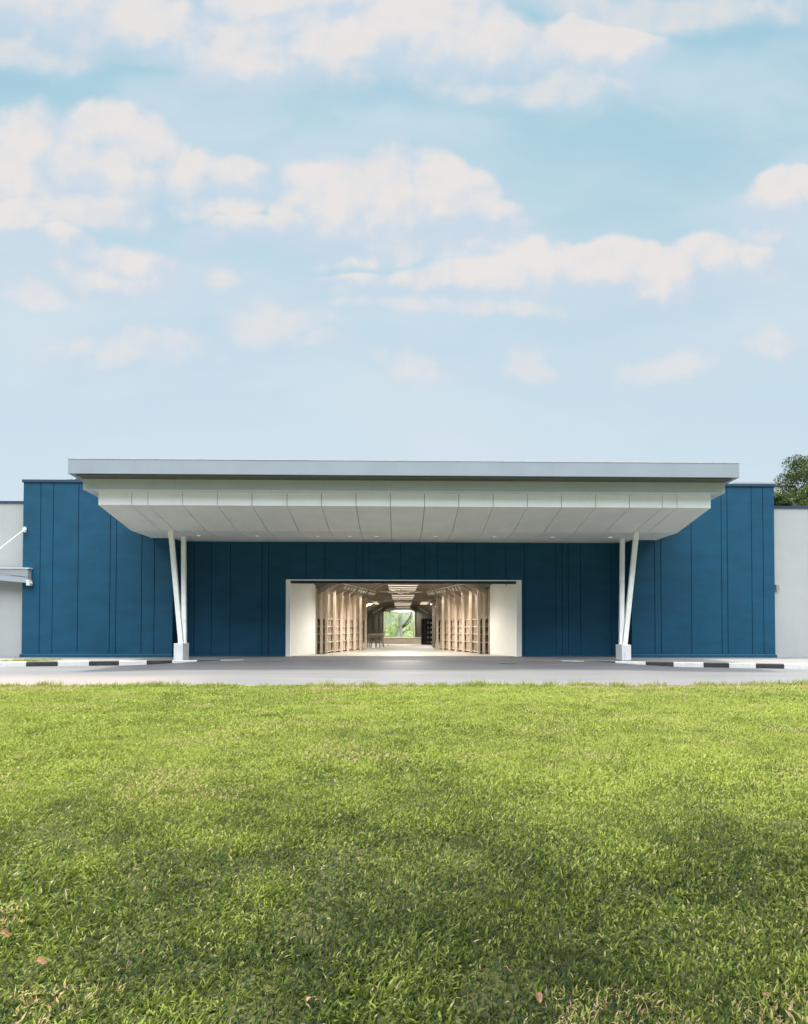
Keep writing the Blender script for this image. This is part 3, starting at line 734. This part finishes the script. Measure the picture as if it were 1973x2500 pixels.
# ------------------------------------------------------------------ grey wings, awning, bits
YW = 30.35
lw = thing('grey_wing', (XL-6, YW, 0), 'pale grey rendered building joining the left end of the blue hall', 'building')
zl = Z(20, 1228.5, YW)
MB().box(XL-14, XL+.05, YW, YW+12, 0, zl).build('wall', 'wing', lw)
MB().box(XL-14.05, XL-.002, YW-.05, YW+12.05, zl, zl+.10).build('coping', 'navy', lw)
MB().box(XL-14, XL-.065, YW-.03, YW, 0, .16).build('skirting', 'wing', lw)
rw = thing('grey_wing', (XR+6, YW, 0), 'light grey blank rendered building joining the right end of the blue hall, trees above it', 'building')
zr = Z(1930, 1241, YW)
MB().box(XR-.05, XR+14, YW, YW+12, 0, zr).build('wall', 'wing', rw)
MB().box(XR+.002, XR+14.05, YW-.05, YW+12.05, zr, zr+.11).build('coping', 'navy', rw)
MB().box(XR+.055, XR+14, YW-.025, YW, 0, .10).build('skirting', 'wing', rw)
MB().tube([(XR+.02, YW+1.2, zr+.35), (XR+14, YW+1.2, zr+.33)], .012, 6).build('lightning_wire', 'steel', rw)
wire = None
# small box on right wing
p = at(1897.5, 1434, YW-.12); o = thing('wall_light', p, 'small grey wall light box on the right grey wall beside the blue corner', 'wall light')
MB().box(p.x-.07, p.x+.085, p.y-.06, p.y+.12, p.z-.13, p.z+.13).build('housing', 'awn', o, bevel=.012); MB().box(p.x+.02, p.x+.07, p.y-.075, p.y-.061, p.z-.10, p.z+.10).build('grille', 'awn', o)
# awning
YA = 29.72
a0, a1 = X(-190, YA), X(67.5, YA)
aw = thing('awning', ((a0+a1)/2, 29.4, 0), 'flat grey steel awning over the left grey wall, held by a white tie rod', 'awning')
zA = Z(40, 1388, YA)
yb = YW-.002
MB().box(a0-.05, a1+.03, YA-.03, YF-.004, zA-.01, zA+.045).build('flashing', 'steel', aw)
zu = lambda px, py: Z(px, py, YA)
def fasc(name, pts, m, y0, y1):
    vs = [(X(a, YA), y0, zu(a, b)) for a, b in pts]+[(X(a, YA), y1, zu(a, b)) for a, b in pts]; n = len(pts)
    return MB().add(vs, [tuple(range(n)), tuple(range(n, 2*n))[::-1]]+[((i+1) % n, i, n+i, n+(i+1) % n) for i in range(n)]).build(name, m, aw)
fasc('upper_fascia', [(-190, 1377), (-190, 1388.6), (66, 1388.6), (66, 1409)][::1] if False else [(-190, 1388.6), (-190, 1377.5), (66, 1408.8), (66, 1388.6)] if False else [(-190, 1388.7), (-190, 1391), (0, 1400.5), (66, 1408.8), (66, 1388.7)], 'awn', YA, YA+.12)
fasc('lower_fascia', [(-190, 1391.8), (-190, 1402), (0, 1417), (65, 1423), (65, 1409.6), (0, 1401.3)], 'fgrey', YA+.02, YA+.14)
MB().box(a0, XL-.03, YA+.14, yb, zA-.42, zA-.30).build('roof_slab', 'wing', aw)
MB().box(a1-.08, a1-.02, YA+.12, YF-.005, zA-.52, zA-.012).build('side_fascia', 'awn', aw)
p = at(69, 1422.5, YA); br = MB().box(p.x-.09, p.x+.08, p.y-.03, p.y+.20, p.z-.14, p.z+.13).build('end_bracket', 'steel', aw, bevel=.01)
MB().tube([(p.x+.08, p.y+.1, p.z-.01), (p.x+.14, p.y+.1, p.z-.01)], [.06, .045], 12).build('bolt', 'steel', br)
pw = at(60.5, 1292.5, YF-.10); pe = at(-170, 1447-40, YA+.3); pd = at(0, 1339.5, 29.6)
dirv = (pd-pw); pe = pw+dirv*4.2
MB().tube([pw, pe], .028, 10).build('tie_rod', 'lampw', aw)
tb = MB().box(pw.x-.02, pw.x+.02, pw.y-.06, YF, pw.z-.13, pw.z+.13).box(pw.x-.09, pw.x+.07, pw.y-.03, pw.y+.03, pw.z-.03, pw.z+.08); tb.build('rod_bracket', 'lampw', aw)

# sliver of another roof behind, right
p0, p1 = at(1795, 1180, 60), at(1868, 1180, 60)
o = thing('distant_shed', ((p0.x+p1.x)/2, 62, 0), 'far building showing only a thin grey roof edge behind the right coping', 'building')
MB().box(p0.x, p1.x+3, 60, 68, 0, p0.z-.2).build('wall', 'wing', o); MB().box(p0.x-.2, p1.x+3.2, 59.8, 68.2, p0.z-.2, p0.z+.06).build('roof', 'roofd', o)

# ------------------------------------------------------------------ trees
def leaf_cloud(name, clumps, n, size, m, parent, tint_bias=0.):
    """clumps: list of (centre, radius); every leaf is a small folded pair of faces"""
    C = np.array([c for c, r in clumps]); Rr = np.array([r for c, r in clumps]); wgt = Rr**2.0; wgt /= wgt.sum()
    idx = rng.choice(len(C), n, p=wgt)
    d = rng.normal(size=(n, 3)); d /= np.linalg.norm(d, axis=1)[:, None]
    rad = rng.random(n)**.45
    pos = C[idx] + d*(Rr[idx]*rad)[:, None]*np.array([1, 1, .75])
    u = rng.normal(size=(n, 3)); u /= np.linalg.norm(u, axis=1)[:, None]
    v = np.cross(u, rng.normal(size=(n, 3))); v /= np.linalg.norm(v, axis=1)[:, None]
    nn = np.cross(u, v)
    s = size*(.6+.8*rng.random(n))[:, None]
    V = np.stack([pos-u*s*.5, pos+v*s*.26+nn*s*.08, pos+u*s*.5, pos-v*s*.26+nn*s*.08], 1).reshape(-1, 3)
    base = np.arange(n)*4
    F = np.stack([base, base+1, base+2, base, base+2, base+3], 1).ravel()
    ct = rng.random(len(C))[idx]*.5
    tint = np.clip(ct + rng.random(n)*.5 + tint_bias, 0, 1)
    return fast_mesh(name, V, F, np.full(2*n, 3), m, np.repeat(tint, 4), parent)
def tree(loc, h, trunk_r, crown_c, crown_r, n, size, label, leaf='leaf', nclump=60, group=None, bark='bark', crz=.8, seed=1):
    r = random.Random(seed); x, y, z = loc
    t = thing('tree', loc, label, 'tree', group)
    cc = Vector(crown_c); mb = MB()
    top = Vector((cc.x, cc.y, cc.z+crown_r*.25))
    mb.tube([(x, y, z), (x+.05, y, z+h*.25), (x+(top.x-x)*.4, y, z+h*.5), tuple(top)], [trunk_r, trunk_r*.8, trunk_r*.6, trunk_r*.15], 10)
    clumps = []
    for k in range(nclump):
        d = Vector((r.gauss(0, 1), r.gauss(0, 1), r.gauss(0, 1))).normalized()*(r.random()**.35)
        p = cc+Vector((d.x*crown_r, d.y*crown_r, d.z*crown_r*crz)); rr = crown_r*(.13+.15*r.random())
        clumps.append((tuple(p), rr))
        if k % 3 == 0:
            st_ = Vector((x, y, z+h*.4)).lerp(top, r.random()*.7); mid = st_.lerp(p, .5)+Vector((0, 0, .2))
            mb.tube([st_, mid, p], [trunk_r*.3, trunk_r*.18, trunk_r*.05], 6)
    mb.build('trunk', bark, t, smooth=True)
    leaf_cloud('crown', clumps, n, size, leaf, t)
    return t
c1 = at(1965, 1205, 46); c2 = at(2045, 1150, 52); c3 = at(1905, 1212, 44); c4 = at(1905, 1260, 47)
tree((c1.x+.5, 46, -.3), c1.z, .25, (c1.x+.1, 46, c1.z-2.15), 2.9, 20000, .17, 'broad green tree right of the blue corner above the grey wall', seed=3)
tree((c2.x, 54, -.3), c2.z, .3, (c2.x, 54, c2.z-1.4), 4.1, 30000, .19, 'tall dark tree at the right edge, rising above the broad green tree', leaf='leafdk', nclump=80, seed=5)
tree((c3.x, 43.5, -.3), c3.z, .15, (c3.x-.85, 43.5, c3.z-.8), 1.55, 10000, .15, 'small bushy tree showing over the right end of the blue coping', seed=9, nclump=34)
tree((c4.x+1.2, 44.2, -.3), c4.z, .15, (c4.x+1.2, 44.2, c4.z-.9), 1.9, 11000, .15, 'low leafy tree directly behind the right grey wall', seed=12, nclump=44)
c5 = at(147, 1169, 44)
tree((c5.x, 44, -.3), c5.z-1, .12, (c5.x, 44, c5.z-1.25), 1.35, 3600, .14, 'tree whose twig tips just show above the left blue coping', seed=15, nclump=30)
c6 = at(186, 1165, 44)
tree((c6.x, 44, -.3), c6.z-1, .12, (c6.x+.2, 44, c6.z-1.3), 1.45, 5000, .14, 'tree with leaf tips showing between the left coping and canopy', seed=16, nclump=30)

# tree seen through the far window
TY = 82
tx = X(975.5, TY)
t = thing('big_tree', (tx, TY, -.3), 'old pale barked tree with forking limbs seen through the far window', 'tree')
tb = MB(); tb.tube([(tx-.02, TY, -.35), (tx, TY, .3), (X(976.5, TY), TY, 1.5), (X(975.5, TY), TY, 3.2), (X(974.5, TY), TY, 6)], [.62, .46, .40, .36, .3], 16)
tb.build('trunk', 'bark2', t, smooth=True)
def limb(pts, r0, r1):
    P_ = [at(a, b, TY+dy) for a, b, dy in pts]; n = len(P_)
    MB().tube(P_, [r0+(r1-r0)*i/(n-1) for i in range(n)], 8).build('branch', 'bark', t, smooth=True)
limb([(980, 1531, 0), (988, 1525, -.3), (996, 1515, -.5), (1003, 1503, -.5), (1007, 1490, -.6)], .17, .09)
limb([(981, 1533, 0), (992, 1527, .2), (1001, 1518, .4), (1004, 1508, .5), (1009, 1500, .6)], .11, .05)
limb([(982, 1546, 0), (990, 1540, -.4), (999, 1537, -.6), (1012, 1540, -.8)], .08, .03)
limb([(971, 1523, 0), (966, 1513, .4), (960, 1505, .5), (955, 1495, .6)], .06, .03)
limb([(971, 1522, 0), (963, 1526, -.3), (956, 1531, -.5), (951, 1542, -.6)], .05, .02)
cl_ = []
for k in range(60):
    p = at(random.uniform(935, 1015), random.uniform(1480, 1545), TY+random.uniform(-1, 4)); cl_.append((tuple(p), random.uniform(.3, .7)))
leaf_cloud('crown', cl_, 2600, .22, 'leafpale', t, .1)
# far greenery beyond, one mass
cl_ = [((random.uniform(-16, 16), random.uniform(98, 108), random.uniform(-.2, 1.9)), random.uniform(.7, 1.5)) for k in range(150)]
o = leaf_cloud('shrubbery', cl_, 16000, .42, 'leafpale', None, .2); o['kind'] = 'stuff'; tag(o, 'pale green mass of foliage far beyond the window', 'shrubbery')

cl_ = [((random.uniform(-60, 60), random.uniform(-24, -17), random.uniform(0, 19)), random.uniform(2.5, 4.5)) for k in range(230)]  # out of view, added to block low light from the recessed wall
o = leaf_cloud('added_tree_belt', cl_, 36000, 1.1, 'leafdk', None, 0); o['kind'] = 'stuff'; tag(o, 'unseen dark belt of trees added behind the camera to dim the hall front', 'added_tree_belt')

# spreading tree whose high crown shades the near lawn
t = thing('tree', (6.5, -1.5, 0), 'tall tree behind the camera on the right whose high crown shades the near lawn', 'tree')
mb = MB(); mb.tube([(6.5, -1.5, -.2), (6.3, -1.2, 3), (5.6, 0, 7), (4.2, 2.5, 10.5), (1.5, 4.6, 12.3), (-2.5, 5, 12.8)], [.34, .3, .26, .18, .1, .04], 12)
rt = random.Random(4); cl_ = []
for k in range(60):
    a = rt.uniform(0, 6.28); q = rt.random()**.5
    p = (3.6+5.6*q*math.cos(a), 3.7+2.2*q*math.sin(a), 12.8+rt.uniform(-.7, .9)); cl_.append((p, rt.uniform(.45, .85)))
    if k % 4 == 0: mb.tube([(3.2, 3.4, 11.4), ((3.2+p[0])/2, (3.4+p[1])/2, 12.4), p], [.09, .06, .02], 6)
mb.build('trunk', 'bark', t, smooth=True); leaf_cloud('crown', cl_, 30000, .17, 'leaf', t)

# ------------------------------------------------------------------ lawn and grass
def lawn_z(x, y):
    return -.13 + .05*(fbm(np.asarray(x, float), np.asarray(y, float), .35, 40, 2)-.5) + .09*np.clip((16.0-np.asarray(y, float))/6, 0, 1)
lx = np.linspace(-26, 26, 105); ly = np.concatenate([np.linspace(-8, LAWN_EDGE+.15, 60)])
mb = MB()
for x in lx:
    for j, y in enumerate(ly):
        yy_ = y + (.75*(fbm(np.array([x]), np.array([0.]), .8, 77)[0]-.5) if j == len(ly)-1 else 0)
        mb.v.append((x, yy_, float(lawn_z(x, yy_))-(.06 if j == len(ly)-1 else 0)))
n = len(ly)
for i in range(len(lx)-1):
    for j in range(n-1): a = i*n+j; mb.f.append((a, a+n, a+n+1, a+1))
mb.build('lawn', 'soil', kind='structure', smooth=True)

def blades(name, x, y, z, L, Wd, tint, label, lean=1.0, m='grass'):
    n = len(x); az = rng.random(n)*2*np.pi
    az = np.where(rng.random(n) < .35, rng.normal(.6, .6, n), az)
    tilt = np.clip(rng.normal(.95, .33, n)*lean, .1, 1.5)        # away from upright
    d = np.stack([np.cos(az)*np.sin(tilt*.7), np.sin(az)*np.sin(tilt*.7), np.cos(tilt*.7)], 1)
    d2 = np.stack([np.cos(az)*np.sin(np.minimum(tilt*1.35, 1.85)), np.sin(az)*np.sin(np.minimum(tilt*1.35, 1.85)), np.cos(np.minimum(tilt*1.35, 1.85))], 1)
    sa = az+np.pi/2+rng.normal(0, .5, n); s = np.stack([np.cos(sa), np.sin(sa), rng.normal(0, .35, n)], 1)
    p = np.stack([x, y, z], 1); L = L[:, None]; Wd = Wd[:, None]
    mid = p+d*L*.5; tip = mid+d2*L*.5
    V = np.stack([p-s*Wd*.35, p+s*Wd*.35, mid-s*Wd*.5, mid+s*Wd*.5, tip], 1).reshape(-1, 3)
    b = np.arange(n)*5
    F = np.stack([b, b+1, b+3, b+2, b+2, b+3, b+4], 1).ravel()
    lp_ = np.tile([4, 3], n)
    o = fast_mesh(name, V, F, lp_, m, np.repeat(np.clip(tint, 0, 1), 5), None, 'stuff')
    tag(o, label, 'grass'); return o
def scatter(y0, y1, dens):
    area_w = lambda y: .70*y+4.6
    N = int(dens*(y1-y0)*2*area_w(y1))
    y = rng.uniform(y0, y1, N); x = rng.uniform(-1, 1, N)*area_w(y1)
    k = (np.abs(x-.02*y) < .70*y+1.0) | (rng.random(N) < .62); return x[k], y[k]
XS, YS, LS, WS = [], [], [], []
for y0, y1, dn, l, wd in ((.3, 3.2, 13000, .038, .0066), (3.2, 5.5, 10500, .038, .0072), (5.5, 8.5, 7200, .040, .0090), (8.5, 12, 4200, .046, .011), (12, LAWN_EDGE+.1, 3000, .050, .014)):
    x, y = scatter(y0, y1, dn)
    clump = fbm(x, y, 2.4, 5, 3)
    keep = rng.random(len(x)) < np.clip(.6+1.4*(clump-.25), .5, 1)
    x, y, clump = x[keep], y[keep], clump[keep]
    XS.append(x); YS.append(y); LS.append(l*(.55+.9*rng.random(len(x)))*(.6+.85*clump)); WS.append(wd*(.6+.8*rng.random(len(x))))
x = np.concatenate(XS); y = np.concatenate(YS); L = np.concatenate(LS); Wd = np.concatenate(WS)
edge_j = .75*(fbm(x, x*0, .8, 77)-.5)
k = y < LAWN_EDGE+edge_j+.1; x, y, L, Wd = x[k], y[k], L[k], Wd[k]
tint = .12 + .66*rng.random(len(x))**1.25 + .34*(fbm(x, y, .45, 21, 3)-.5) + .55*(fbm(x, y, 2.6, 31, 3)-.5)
far = np.clip((y-5)/8, 0, 1); tint += .22*np.clip((y-3.2)/6, 0, 1) - .27*np.clip((6.0-y)/3.6, 0, 1)  # shade painted into the blade tint: darker near, brighter far
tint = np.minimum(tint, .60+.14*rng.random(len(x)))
dry = fbm(x, y, 1.3, 55, 3)
tint = np.where((dry > .64) & (rng.random(len(x)) < .22), .80+.2*rng.random(len(x)), tint)
tint = np.where((rng.random(len(x)) < .022), .80+.18*rng.random(len(x)), tint)
em = (y > LAWN_EDGE-1.6+1.0*fbm(x, y, .9, 68, 2)) & (fbm(x, y*.3, .55, 66, 3) > .53) & (rng.random(len(x)) < .6)
tint = np.where(em, .88+.12*rng.random(len(x)), tint)
# broader, flatter leaves in patches
broad = fbm(x, y, .9, 91, 3) > .55
Wd = np.where(broad, Wd*1.35, Wd); L = np.where(broad, L*1.12, L)
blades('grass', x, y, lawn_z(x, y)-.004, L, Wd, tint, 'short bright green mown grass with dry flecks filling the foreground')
# longer tufts along the road edge
N = 20000; cx_ = rng.uniform(-14, 14, 420)**1.0; ci = rng.integers(0, 420, N)
x = cx_[ci]+rng.normal(0, .09, N); y = LAWN_EDGE-.15+rng.normal(0, .20, N)+.75*(fbm(x, x*0, .8, 77)-.5)
hh = (.05+.15*rng.random(420)**2.5)[ci]
blades('edge_grass', x, y, lawn_z(x, np.minimum(y, LAWN_EDGE+.1))-.01, hh*(.6+.8*rng.random(N)), np.full(N, .012), .35+.4*rng.random(N)+.3*(rng.random(N) < .12), 'ragged longer grass tufts along the far edge of the lawn', .6)
# verge grass behind the kerbs at both ends
for x0, x1, lab in ((-22, XL+3.3, 'thin strip of weedy grass behind the left kerb'), (XR-1.2, 26, 'thin strip of weedy grass behind the right kerb')):
    N = 7000; x = rng.uniform(x0, x1, N)
    ykb = np.array([kerb_y(v) for v in x]); y = ykb+.18+rng.random(N)**1.4*np.clip(1.6, 0, 3)
    kk = fbm(x, y, 1.6, 61, 2) > .40; x, y = x[kk], y[kk]; n_ = len(x)
    blades('verge_grass', x, y, np.zeros(n_)+.002, .05+.09*rng.random(n_), np.full(n_, .012), .30+.6*rng.random(n_), lab, .7)
# plants caught on the awning roof
N = 260; x = rng.uniform(a0, a1-.5, N); y = rng.uniform(YA+.1, YA+.4, N)
blades('roof_weeds', x, y, np.full(N, zA+.04), .03+.05*rng.random(N), np.full(N, .012), .85+.15*rng.random(N), 'thin dry weeds lying along the top of the grey awning', .9)

# fallen leaves on the lawn
spots = [(318, 1724, 'tiny pale leaf in the grass near the road at the left'), (290, 1810, 'small dry leaf in the bright grass at the left, well back'), (1095, 1780, 'small reddish dry leaf in the grass in front of the entrance'),
         (55, 2272, 'curled brown leaf in the grass near the left picture edge, upper of two'), (12, 2305, 'long tan leaf at the left picture edge'), (100, 2375, 'narrow rust coloured leaf low at the left among dark grass'),
         (1238, 2398, 'curled brown leaf right of the middle, low in the picture'), (1315, 2470, 'thin orange leaf at the bottom edge right of the middle'), (1870, 2460, 'pale tan leaf near the lower right corner'),
         (760, 2475, 'pinkish dry leaf at the bottom edge left of the middle'), (1965, 2105, 'dark red leaf at the right picture edge')]
proto = None
for i, (px, py, lab) in enumerate(spots):
    p = atz(px, py, -.05); z = float(lawn_z(p.x, p.y))+.045
    if proto is None:
        mb = MB(); n = 7
        for k in range(n+1):
            u = k/n; wv = .021*math.sin(math.pi*min(1, u*1.02))**.7+.0008; xx = (u-.5)*.085; zz = .014*math.sin(u*5.)
            mb.v += [(xx, -wv, zz+.010), (xx, 0, zz), (xx, wv, zz+.012)]
            if k: b = 3*k; mb.f += [(b-3, b, b+1, b-2), (b-2, b+1, b+2, b-1)]
        me = bpy.data.meshes.new('fallen_leaf'); me.from_pydata(mb.v, [], mb.f); me.materials.append(M['leafdry'])
        o = proto = bpy.data.objects.new('fallen_leaf', me)
    else: o = proto.copy()
    COL.objects.link(o); o.location = (p.x, p.y, z); s = random.uniform(.4, .68)
    if py < 1900: s *= 1.2
    o.scale = (s, s, s); o.rotation_euler = (random.uniform(-.5, .5), random.uniform(-.4, .4), random.uniform(0, 6.3))
    tag(o, lab, 'leaf', 'fallen leaves on the lawn')

for o in bpy.data.objects:
    if '_o' in o.keys(): del o['_o']
